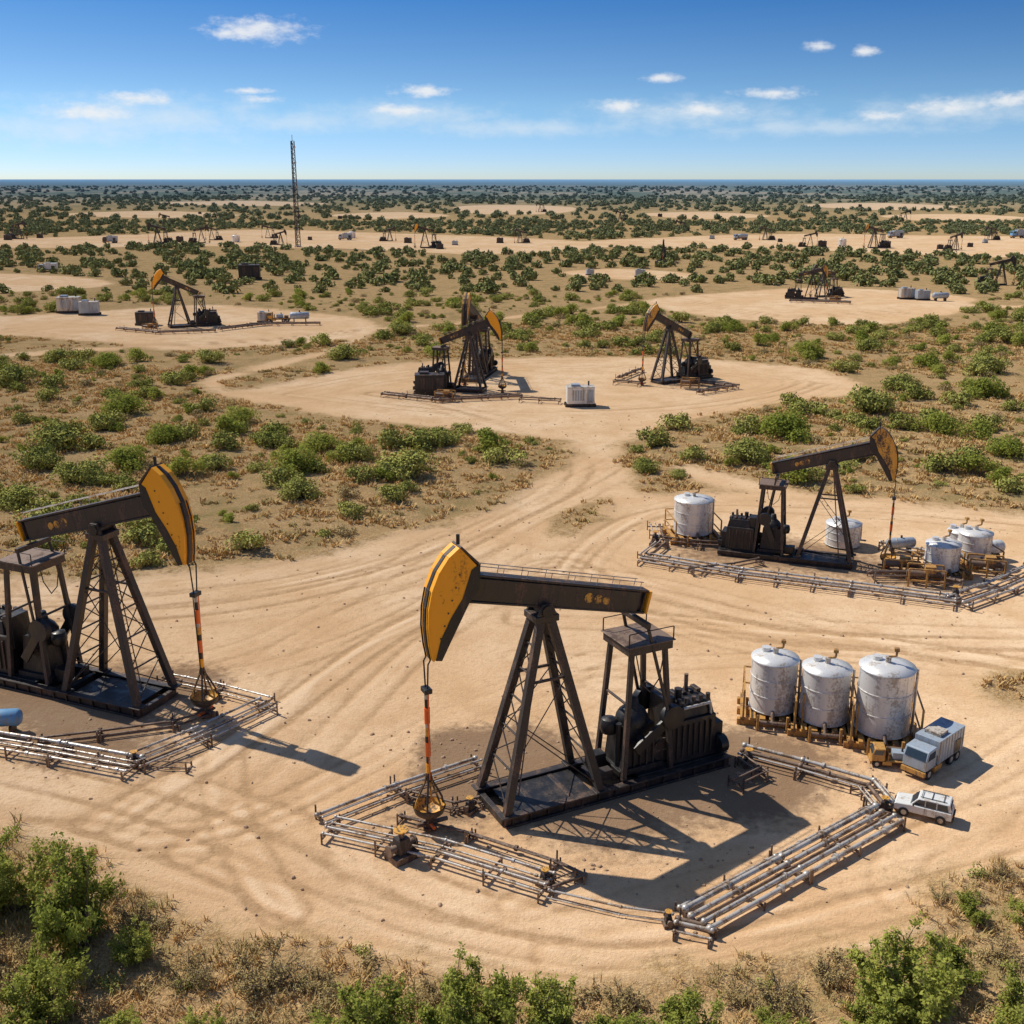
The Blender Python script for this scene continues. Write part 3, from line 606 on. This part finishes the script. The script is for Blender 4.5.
# ------------------------------------------------------------------ vegetation
def quads_mesh(name,V,Fq,mats,mi=None):
    me=bpy.data.meshes.new(name); me.from_pydata([tuple(v) for v in V],[],[tuple(f) for f in Fq])
    for m in mats: me.materials.append(m)
    if mi is not None: me.polygons.foreach_set('material_index',mi)
    me.update(); return me
def leaf_quads(C,O,size,rng,asp=.55,jit=.55):
    n=len(C); O=O/(np.linalg.norm(O,axis=1)[:,None]+1e-6); nm=O+rng.normal(size=(n,3))*jit; nm/=np.linalg.norm(nm,axis=1)[:,None]
    d=np.cross(nm,rng.normal(size=(n,3))); d/=np.linalg.norm(d,axis=1)[:,None]+1e-9; s=np.cross(nm,d)
    L=size*rng.uniform(.6,1.3,n)[:,None]
    V=np.stack([C-d*L*.5,C+s*L*asp*.5,C+d*L*.5,C-s*L*asp*.5],1).reshape(-1,3); return V,np.arange(4*n).reshape(n,4)
def shrub_mesh(name,seed,nl,size,mat,clumps=10,flat=.75,limb=True):
    rng=np.random.default_rng(seed); C=[];O=[];cc=[]
    for k in range(clumps):
        a=rng.uniform(0,6.28); r=rng.uniform(0,.66)**.8; z=rng.uniform(.3,.8)*flat*(1.1-r*.6); cc.append((r*math.cos(a),r*math.sin(a),z,rng.uniform(.22,.40)))
    for k in range(nl):
        x,y,z,r=cc[rng.integers(clumps)]; d=rng.normal(size=3); d[2]=d[2]*.8+.25; d/=np.linalg.norm(d); q=np.array([x,y,z])+d*r*rng.uniform(.7,1.15)*np.array([1,1,.9])
        if q[2]<.02: q[2]=rng.uniform(.02,.15)
        C.append(q); O.append(d+np.array([x*.5,y*.5,.6]))
    V,F_=leaf_quads(np.array(C),np.array(O),size,rng,.6)
    mb=MB()
    if limb:
        for x,y,z,r in cc: mb.tube((x*.12,y*.12,0),(x,y,z),.028,BARK,4,.01,False)
    k=len(V); fs=[tuple(f) for f in F_]+[tuple(a+k for a in f) for f in mb.f]
    return quads_mesh(name,list(V)+mb.v,fs,[mat,BARK],[0]*len(F_)+[1]*len(mb.f))
def bush_mesh(name,seed,W=1.5,Hh=1.9,dens=1.0,mat=LEAF,leaf=.11):
    rng=np.random.default_rng(seed); mb=MB(); C=[]
    for k in range(12):
        a=rng.uniform(0,6.28); t=rng.uniform(.1,1)**.6; tip=np.array([math.cos(a)*W*t,math.sin(a)*W*t,Hh*(1.12-.55*t)*rng.uniform(.7,1.1)])
        p0=np.array([math.cos(a)*.1,math.sin(a)*.1,0]); mid=p0*.4+tip*.5+np.array([0,0,-.1])+rng.normal(size=3)*.08
        mb.tube(tuple(p0),tuple(mid),.05,BARK,6,.035,False); mb.tube(tuple(mid),tuple(tip),.035,BARK,5,.012,False)
        for j in range(9):
            q=rng.uniform(.25,1); base=(p0*(1-q*2)+mid*q*2) if q<.5 else (mid*(2-2*q)+tip*(2*q-1))
            d=rng.normal(size=3); d[2]=abs(d[2])*.9+.35; d+=np.array([math.cos(a),math.sin(a),0])*.5; d/=np.linalg.norm(d); L=rng.uniform(.35,.8)*W/1.5
            e_=base+d*L; mb.tube(tuple(base),tuple(e_),.014,BARK,4,.005,False)
            for i in range(int(45*dens)):
                w=rng.uniform(.15,1.15); C.append(base+d*L*w+rng.normal(size=3)*.085*(1.3-.6*w))
            for i in range(3):
                s0=base+d*L*rng.uniform(.3,.9); dd=d+rng.normal(size=3)*.6; dd/=np.linalg.norm(dd); s1=s0+dd*L*.45; mb.tube(tuple(s0),tuple(s1),.008,BARK,3,.003,False)
                for w in rng.uniform(.1,1.1,int(12*dens)): C.append(s0+(s1-s0)*w+rng.normal(size=3)*.05)
    C=np.array(C); C[:,2]=np.maximum(C[:,2],.04)
    V,F_=leaf_quads(C,C-np.array([0,0,-.1])+np.array([0,0,.5]),leaf,rng,.5,.7); k=len(V)
    return quads_mesh(name,list(V)+mb.v,[tuple(f) for f in F_]+[tuple(a+k for a in f) for f in mb.f],[mat,BARK],[0]*len(F_)+[1]*len(mb.f))
def tuft_mesh(name,seed,n,R,h,mat,w=.03):
    rng=np.random.default_rng(seed); V=[];F_=[]
    nc_=max(1,int(n/9)); cs=rng.normal(size=(nc_,2))*R*.5
    for i in range(n):
        c=cs[i%nc_]+rng.normal(size=2)*R*.12; a=rng.uniform(0,6.28); L=h*rng.uniform(.5,1.15); ln=rng.uniform(.35,1.1)*L
        d=np.array([math.cos(a),math.sin(a)]); s=np.array([-d[1],d[0]])*w*.5; k=len(V)
        V+= [(*(c-s),0),(*(c+s),0),(*(c+d*ln*.4+s*.8),L*.6),(*(c+d*ln*.4-s*.8),L*.6),(*(c+d*ln),L*.95)]
        F_+=[(k,k+1,k+2,k+3),(k+3,k+2,k+4)]
    return quads_mesh(name,V,F_,[mat])
def scatter(name,pts,rot,scl,ix,meshes):
    col=bpy.data.collections.new(name+'_sources')
    for i,mm in enumerate(meshes):
        o=bpy.data.objects.new('%s_%02d'%(name+'_variant',i),mm); col.objects.link(o)
    me=bpy.data.meshes.new(name); me.vertices.add(len(pts)); me.vertices.foreach_set('co',np.asarray(pts,np.float32).ravel())
    for nm,t,arr in (('rz','FLOAT',rot),('sc','FLOAT',scl),('ix','INT',ix)):
        a=me.attributes.new(nm,t,'POINT'); a.data.foreach_set('value',np.asarray(arr,np.int32 if t=='INT' else np.float32))
    o=bpy.data.objects.new(name,me); sc.collection.objects.link(o)
    ng=bpy.data.node_groups.new(name+'_instancing','GeometryNodeTree')
    ng.interface.new_socket('Geometry',in_out='INPUT',socket_type='NodeSocketGeometry'); ng.interface.new_socket('Geometry',in_out='OUTPUT',socket_type='NodeSocketGeometry')
    gi=ng.nodes.new('NodeGroupInput'); go=ng.nodes.new('NodeGroupOutput'); ip=ng.nodes.new('GeometryNodeInstanceOnPoints'); ci=ng.nodes.new('GeometryNodeCollectionInfo')
    ci.inputs['Collection'].default_value=col; ci.inputs['Separate Children'].default_value=True; ci.inputs['Reset Children'].default_value=True
    def na(n,t):
        q=ng.nodes.new('GeometryNodeInputNamedAttribute'); q.data_type=t; q.inputs[0].default_value=n; return q.outputs[0]
    cx=ng.nodes.new('ShaderNodeCombineXYZ'); ng.links.new(na('rz','FLOAT'),cx.inputs[2])
    ng.links.new(gi.outputs[0],ip.inputs['Points']); ng.links.new(ci.outputs[0],ip.inputs['Instance']); ip.inputs['Pick Instance'].default_value=True
    ng.links.new(na('ix','INT'),ip.inputs['Instance Index']); ng.links.new(cx.outputs[0],ip.inputs['Rotation']); ng.links.new(na('sc','FLOAT'),ip.inputs['Scale'])
    ng.links.new(ip.outputs[0],go.inputs[0]); md=o.modifiers.new('instancing','NODES'); md.node_group=ng; return o
def cand(y0,y1,n,spread=.62,minw=24):
    w1=spread*y1+minw; x=RNG.uniform(-w1,w1,n*2); yv=RNG.uniform(y0,y1,n*2); k=np.abs(x)<spread*yv+minw*.4; return x[k],yv[k]
def veg(y0,y1,dens_m2,thr,sdmax,clump=1.0,spread=.62):
    area=(y1-y0)*(spread*(y0+y1)+24); x,yv=cand(y0,y1,int(dens_m2*area),spread)
    s=dirt_sd(x,yv); nz=lowf(x,yv,1.6)*clump+RNG.normal(size=x.shape)*.35
    k=(s<sdmax)&(nz>thr); x,yv,s=x[k],yv[k],s[k]
    return x,yv,height(x,yv,s),s
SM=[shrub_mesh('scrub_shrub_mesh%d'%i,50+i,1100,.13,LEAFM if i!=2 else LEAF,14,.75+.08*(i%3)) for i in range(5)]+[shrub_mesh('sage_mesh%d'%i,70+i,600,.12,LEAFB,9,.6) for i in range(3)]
x,yv,z,s=veg(60,230,.12,-.2,-1.6,.6)
n=len(x); sc_=np.where(RNG.random(n)<.38,RNG.uniform(1.1,2.2,n),RNG.uniform(.3,.95,n)); ix=np.where(RNG.random(n)<.62,RNG.integers(0,5,n),RNG.integers(5,8,n)); sc_=np.where(ix>4,sc_*.6,sc_)
scatter('desert_shrubs',np.stack([x,yv,z-.05],1),RNG.uniform(0,6.28,n),sc_,ix,SM); print('shrubs',n)
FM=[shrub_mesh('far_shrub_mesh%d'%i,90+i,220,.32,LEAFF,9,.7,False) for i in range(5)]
x,yv,z,s=veg(230,620,.024,-.3,-2.5,.5); n=len(x)
x2,y2,z2,s2=veg(620,1500,.0034,-.1,-4,.7); n2=len(x2)
x3,y3,z3,s3=veg(1500,3200,.0005,.05,-8,.9); n3=len(x3)
P_=np.concatenate([np.stack([x,yv,z],1),np.stack([x2,y2,z2],1),np.stack([x3,y3,z3*0-.3],1)])
S_=np.concatenate([RNG.uniform(.9,2.8,n),RNG.uniform(2.0,4.0,n2),RNG.uniform(3,6,n3)])
scatter('distant_scrub_trees',P_,RNG.uniform(0,6.28,len(P_)),S_,RNG.integers(0,5,len(P_)),FM); print('far',len(P_))
TM=[tuft_mesh('tuft%d'%i,200+i,60,.55,.28,STRAW if i<3 else STRAWG,.03) for i in range(5)]+[shrub_mesh('small_forb%d'%i,240+i,260,.16,[LEAFB,LEAFM,LEAFB][i],7,.6) for i in range(3)]
TF=[tuft_mesh('tuftf%d'%i,220+i,45,.8,.28,STRAW if i<3 else STRAWG,.08) for i in range(4)]
x,yv,z,s=veg(22,45,3.0,-.5,-.3,1.2,.7); n=len(x); print('grass',n)
s_=RNG.uniform(.5,1.45,n); ix=np.where(RNG.random(n)<.8,RNG.integers(0,5,n),RNG.integers(5,8,n)); s_=np.where(ix>4,s_*.45,s_)
scatter('dry_grass',np.stack([x,yv,z-.02],1),RNG.uniform(0,6.28,n),s_,ix,TM)
x,yv,z,s=veg(45,180,.8,-.15,-.5); n=len(x); print('grass far',n)
scatter('dry_grass_meadow',np.stack([x,yv,z-.02],1),RNG.uniform(0,6.28,n),RNG.uniform(.5,1.4,n),RNG.integers(0,4,n),TF)
SOILM=simple('stone',(0.40,0.27,0.17),.9)
def stone(seed):
    mb=MB(); mb.lathe([(0,-.4),(.8,-.2),(1,.1),(.6,.5),(0,.62)],(0,0,0),SOILM,7,False)
    V=[tuple(np.array(v)*(1+.2*math.sin(v[0]*3+seed)+.15*math.cos(v[1]*4+seed*2))) for v in mb.v]; return quads_mesh('stone%d'%seed,V,mb.f,[SOILM])
x,yv=cand(24,110,3500,.6); s=dirt_sd(x,yv); k=(s>.2)&(s<6+RNG.random(len(s))*20); x,yv=x[k],yv[k]
for u,v in [(450,745),(480,770),(440,800),(600,840),(740,780),(80,745),(200,700),(700,860),(380,840)]:
    gx,gy=G(u,v); q=40; x=np.concatenate([x,gx+RNG.normal(size=q)*1.6]); yv=np.concatenate([yv,gy+RNG.normal(size=q)*1.2])
n=len(x)
scatter('loose_stones',np.stack([x,yv,np.zeros(n)+.01],1),RNG.uniform(0,6.28,n),.02+.08*RNG.random(n)**3,RNG.integers(0,3,n),[stone(i) for i in range(3)])
BM=[bush_mesh('mesquite_mesh%d'%i,300+i,1.25,1.6+.25*(i%2),1.0) for i in range(4)]; BD=[bush_mesh('drybush_mesh%d'%i,320+i,1.1,1.15,.28,STRAWG,.08) for i in range(2)]
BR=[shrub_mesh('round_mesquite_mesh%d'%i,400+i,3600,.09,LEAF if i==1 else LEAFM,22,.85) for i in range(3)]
def place(name,me,u,v,s,zs=1.0):
    gx,gy=G(u,v); ax,ay=np.array([gx]),np.array([gy]); z=float(height(ax,ay,dirt_sd(ax,ay))[0])
    o=bpy.data.objects.new(name,me); sc.collection.objects.link(o); o.location=(gx,gy,z-.04); o.rotation_euler[2]=random.uniform(0,6.28); o.scale=(s,s,s*zs*random.uniform(.85,1.05))
for i,(u,v,s,zs) in enumerate([(14,912,1.2,1.45),(82,950,1.25,1.3),(42,1035,1.1,1.2),(480,1040,1.1,1.1),(355,1050,1.05,1),(560,1055,1.1,1.1),(690,1055,.9,1),(915,1015,1.3,1.1),(885,1060,.9,1),(972,918,.5,1),(120,1055,.7,1),(1015,1045,.9,1),(-30,960,1.,1.2),(620,1065,.8,1),(1050,930,.9,1),(140,960,.6,1),(950,985,.7,1),(200,1050,.6,1),(420,1055,.7,1),(780,1065,.7,1)]):
    place('mesquite_bush',BM[i%4],u,v,s,zs)
for i,(u,v,s) in enumerate([(265,985,.95),(780,1015,.8),(190,985,.7),(135,925,.7),(940,900,.4),(830,980,.7),(1000,880,.5),(430,1005,.6),(740,1000,.6),(320,990,.6),(30,960,.6),(620,1010,.6),(1000,960,.6),(110,900,.5)]): place('dry_bush',BD[i%2],u,v,s)
for i,(u,v,s) in enumerate([(408,478,2.8),(298,475,2.4),(60,448,3.0),(20,508,2.3),(320,452,2.1),(100,485,1.3),(355,462,1.9),(790,440,3.3),(745,464,2.3),(868,415,3.1),(935,434,2.5),(646,472,1.4),(678,478,.9),(985,398,2.8),(15,385,2.9),(60,364,2.4),(130,470,2.2),(300,500,1.8),(75,485,2.1),(240,425,2.1),(440,447,1.6),(985,372,3.1),(125,415,2.6),(345,360,2.6),(400,335,2.5),(810,360,2.7),(870,352,2.4),(270,448,1.9),(165,445,2.0),(215,470,1.6),(40,470,2.2),(1010,460,2.2),(900,392,2.4),(210,365,2.4),(105,368,2.4)]):
    place('mesquite_bush',BR[i%3],u,v,s)
# ------------------------------------------------------------------ light, sky
AZ=math.radians(-58); EL=math.radians(49)
sd_=Vector((math.sin(AZ)*math.cos(EL),math.cos(AZ)*math.cos(EL),math.sin(EL)))
L=bpy.data.lights.new('sun','SUN'); L.energy=5.0; L.angle=math.radians(.5); L.color=(1,.94,.83)
lo=bpy.data.objects.new('sun',L); sc.collection.objects.link(lo); lo.rotation_euler=(-sd_).to_track_quat('-Z','Y').to_euler(); lo.location=(-50,60,80)
w=bpy.data.worlds.new('World'); sc.world=w; w.use_nodes=True; nt=w.node_tree; bg=nt.nodes['Background']
sky=N(nt,'ShaderNodeTexSky'); sky.sky_type='NISHITA'; sky.sun_disc=False; sky.sun_elevation=EL; sky.sun_rotation=AZ; sky.air_density=1.0; sky.dust_density=.6; sky.ozone_density=1.5
tc=N(nt,'ShaderNodeTexCoord'); sx=N(nt,'ShaderNodeSeparateXYZ'); nt.links.new(tc.outputs['Generated'],sx.inputs[0])
cb=N(nt,'ShaderNodeCombineXYZ'); nt.links.new(sx.outputs[0],cb.inputs[0]); nt.links.new(sx.outputs[1],cb.inputs[1])
nt.links.new(math_(nt,'ADD',math_(nt,'MULTIPLY',sx.outputs[2],4.0),.03),cb.inputs[2]); nm=N(nt,'ShaderNodeVectorMath',operation='NORMALIZE'); nt.links.new(cb.outputs[0],nm.inputs[0]); nt.links.new(nm.outputs[0],sky.inputs[0])
az=math_(nt,'ARCTAN2',sx.outputs[0],sx.outputs[1]); el=math_(nt,'ARCSINE',sx.outputs[2]); ae=N(nt,'ShaderNodeCombineXYZ'); nt.links.new(az,ae.inputs[0]); nt.links.new(el,ae.inputs[1])
def cloudset(lst,amp,lo,hi,nscale):
    acc=None
    for u,v,cw,ch in lst:
        d=Vector((u-512,FPX*CP-(v-512)*SP,-(FPX*SP+(v-512)*CP))).normalized(); a0=math.atan2(d.x,d.y); e0=math.asin(d.z)
        s1=N(nt,'ShaderNodeVectorMath',operation='SUBTRACT'); nt.links.new(ae.outputs[0],s1.inputs[0]); s1.inputs[1].default_value=(a0,e0,0)
        s2=N(nt,'ShaderNodeVectorMath',operation='MULTIPLY'); nt.links.new(s1.outputs[0],s2.inputs[0]); s2.inputs[1].default_value=(1100/cw,1100/ch,0)
        s3=N(nt,'ShaderNodeVectorMath',operation='LENGTH'); nt.links.new(s2.outputs[0],s3.inputs[0]); q=math_(nt,'SUBTRACT',1.0,s3.outputs['Value'])
        acc=q if acc is None else math_(nt,'MAXIMUM',acc,q)
    mp=N(nt,'ShaderNodeMapping'); nt.links.new(ae.outputs[0],mp.inputs[0]); mp.inputs['Scale'].default_value=(1,2.0,1)
    nz=noise(nt,mp.outputs[0],nscale,6,.62); return mr(nt,math_(nt,'ADD',acc,math_(nt,'MULTIPLY',math_(nt,'SUBTRACT',nz,.5),amp)),lo,hi)
c1=cloudset([(258,30,60,15),(225,33,25,8),(422,91,38,8),(772,93,44,7),(665,78,22,6),(819,46,16,7),(864,51,17,6),(620,106,34,8),(138,98,36,9),(260,99,24,5),(248,91,26,4),(1008,99,30,9),(950,107,50,9),(700,110,40,8),(90,112,50,10),(880,116,30,6),(400,110,40,7)],1.9,.05,1.1,60)
c2=cloudset([(140,118,170,30),(410,115,120,18),(690,115,140,20),(950,112,120,18),(60,128,160,20),(300,122,110,14),(520,128,160,12),(820,128,160,12)],1.6,.0,1.2,38)
tn=mix(nt,mr(nt,el,0,.06),(1.0,1.12,1.36),(1.02,1.34,1.40)); tn=mix(nt,mr(nt,el,.06,.165,0,1,False),tn,(.18,.74,1.28)); tn=mix(nt,mr(nt,el,.17,.5),tn,(.9,.97,1.1))
cc0=mix(nt,1.0,sky.outputs[0],tn,'MULTIPLY')
cc=mix(nt,math_(nt,'MULTIPLY',c2,.5),cc0,(8.0,8.6,9.0)); cc=mix(nt,math_(nt,'MULTIPLY',c1,.85),cc,(8.8,8.9,9.0))
nt.links.new(cc0,bg.inputs[0]); bg.inputs[1].default_value=.10
# the low clouds live in the first 12 degrees above the horizon; higher sky is clear
bg2=N(nt,'ShaderNodeBackground'); nt.links.new(cc,bg2.inputs[0]); bg2.inputs[1].default_value=.10
band=math_(nt,'MULTIPLY',math_(nt,'GREATER_THAN',el,0.0),math_(nt,'LESS_THAN',el,.21))
msx=N(nt,'ShaderNodeMixShader'); nt.links.new(band,msx.inputs[0]); nt.links.new(bg.outputs[0],msx.inputs[1]); nt.links.new(bg2.outputs[0],msx.inputs[2]); nt.links.new(msx.outputs[0],nt.nodes['World Output'].inputs[0])
# ------------------------------------------------------------------ camera
cd=bpy.data.cameras.new('camera'); co=bpy.data.objects.new('camera',cd); sc.collection.objects.link(co); sc.camera=co
co.location=(0,0,CAM_H); co.rotation_euler=(math.pi/2-PITCH,0,0); cd.sensor_width=36; cd.lens=36*FPX/1024; cd.clip_end=100000; cd.clip_start=.5
sc.view_settings.view_transform='Standard'; sc.view_settings.look='None'; sc.view_settings.exposure=0
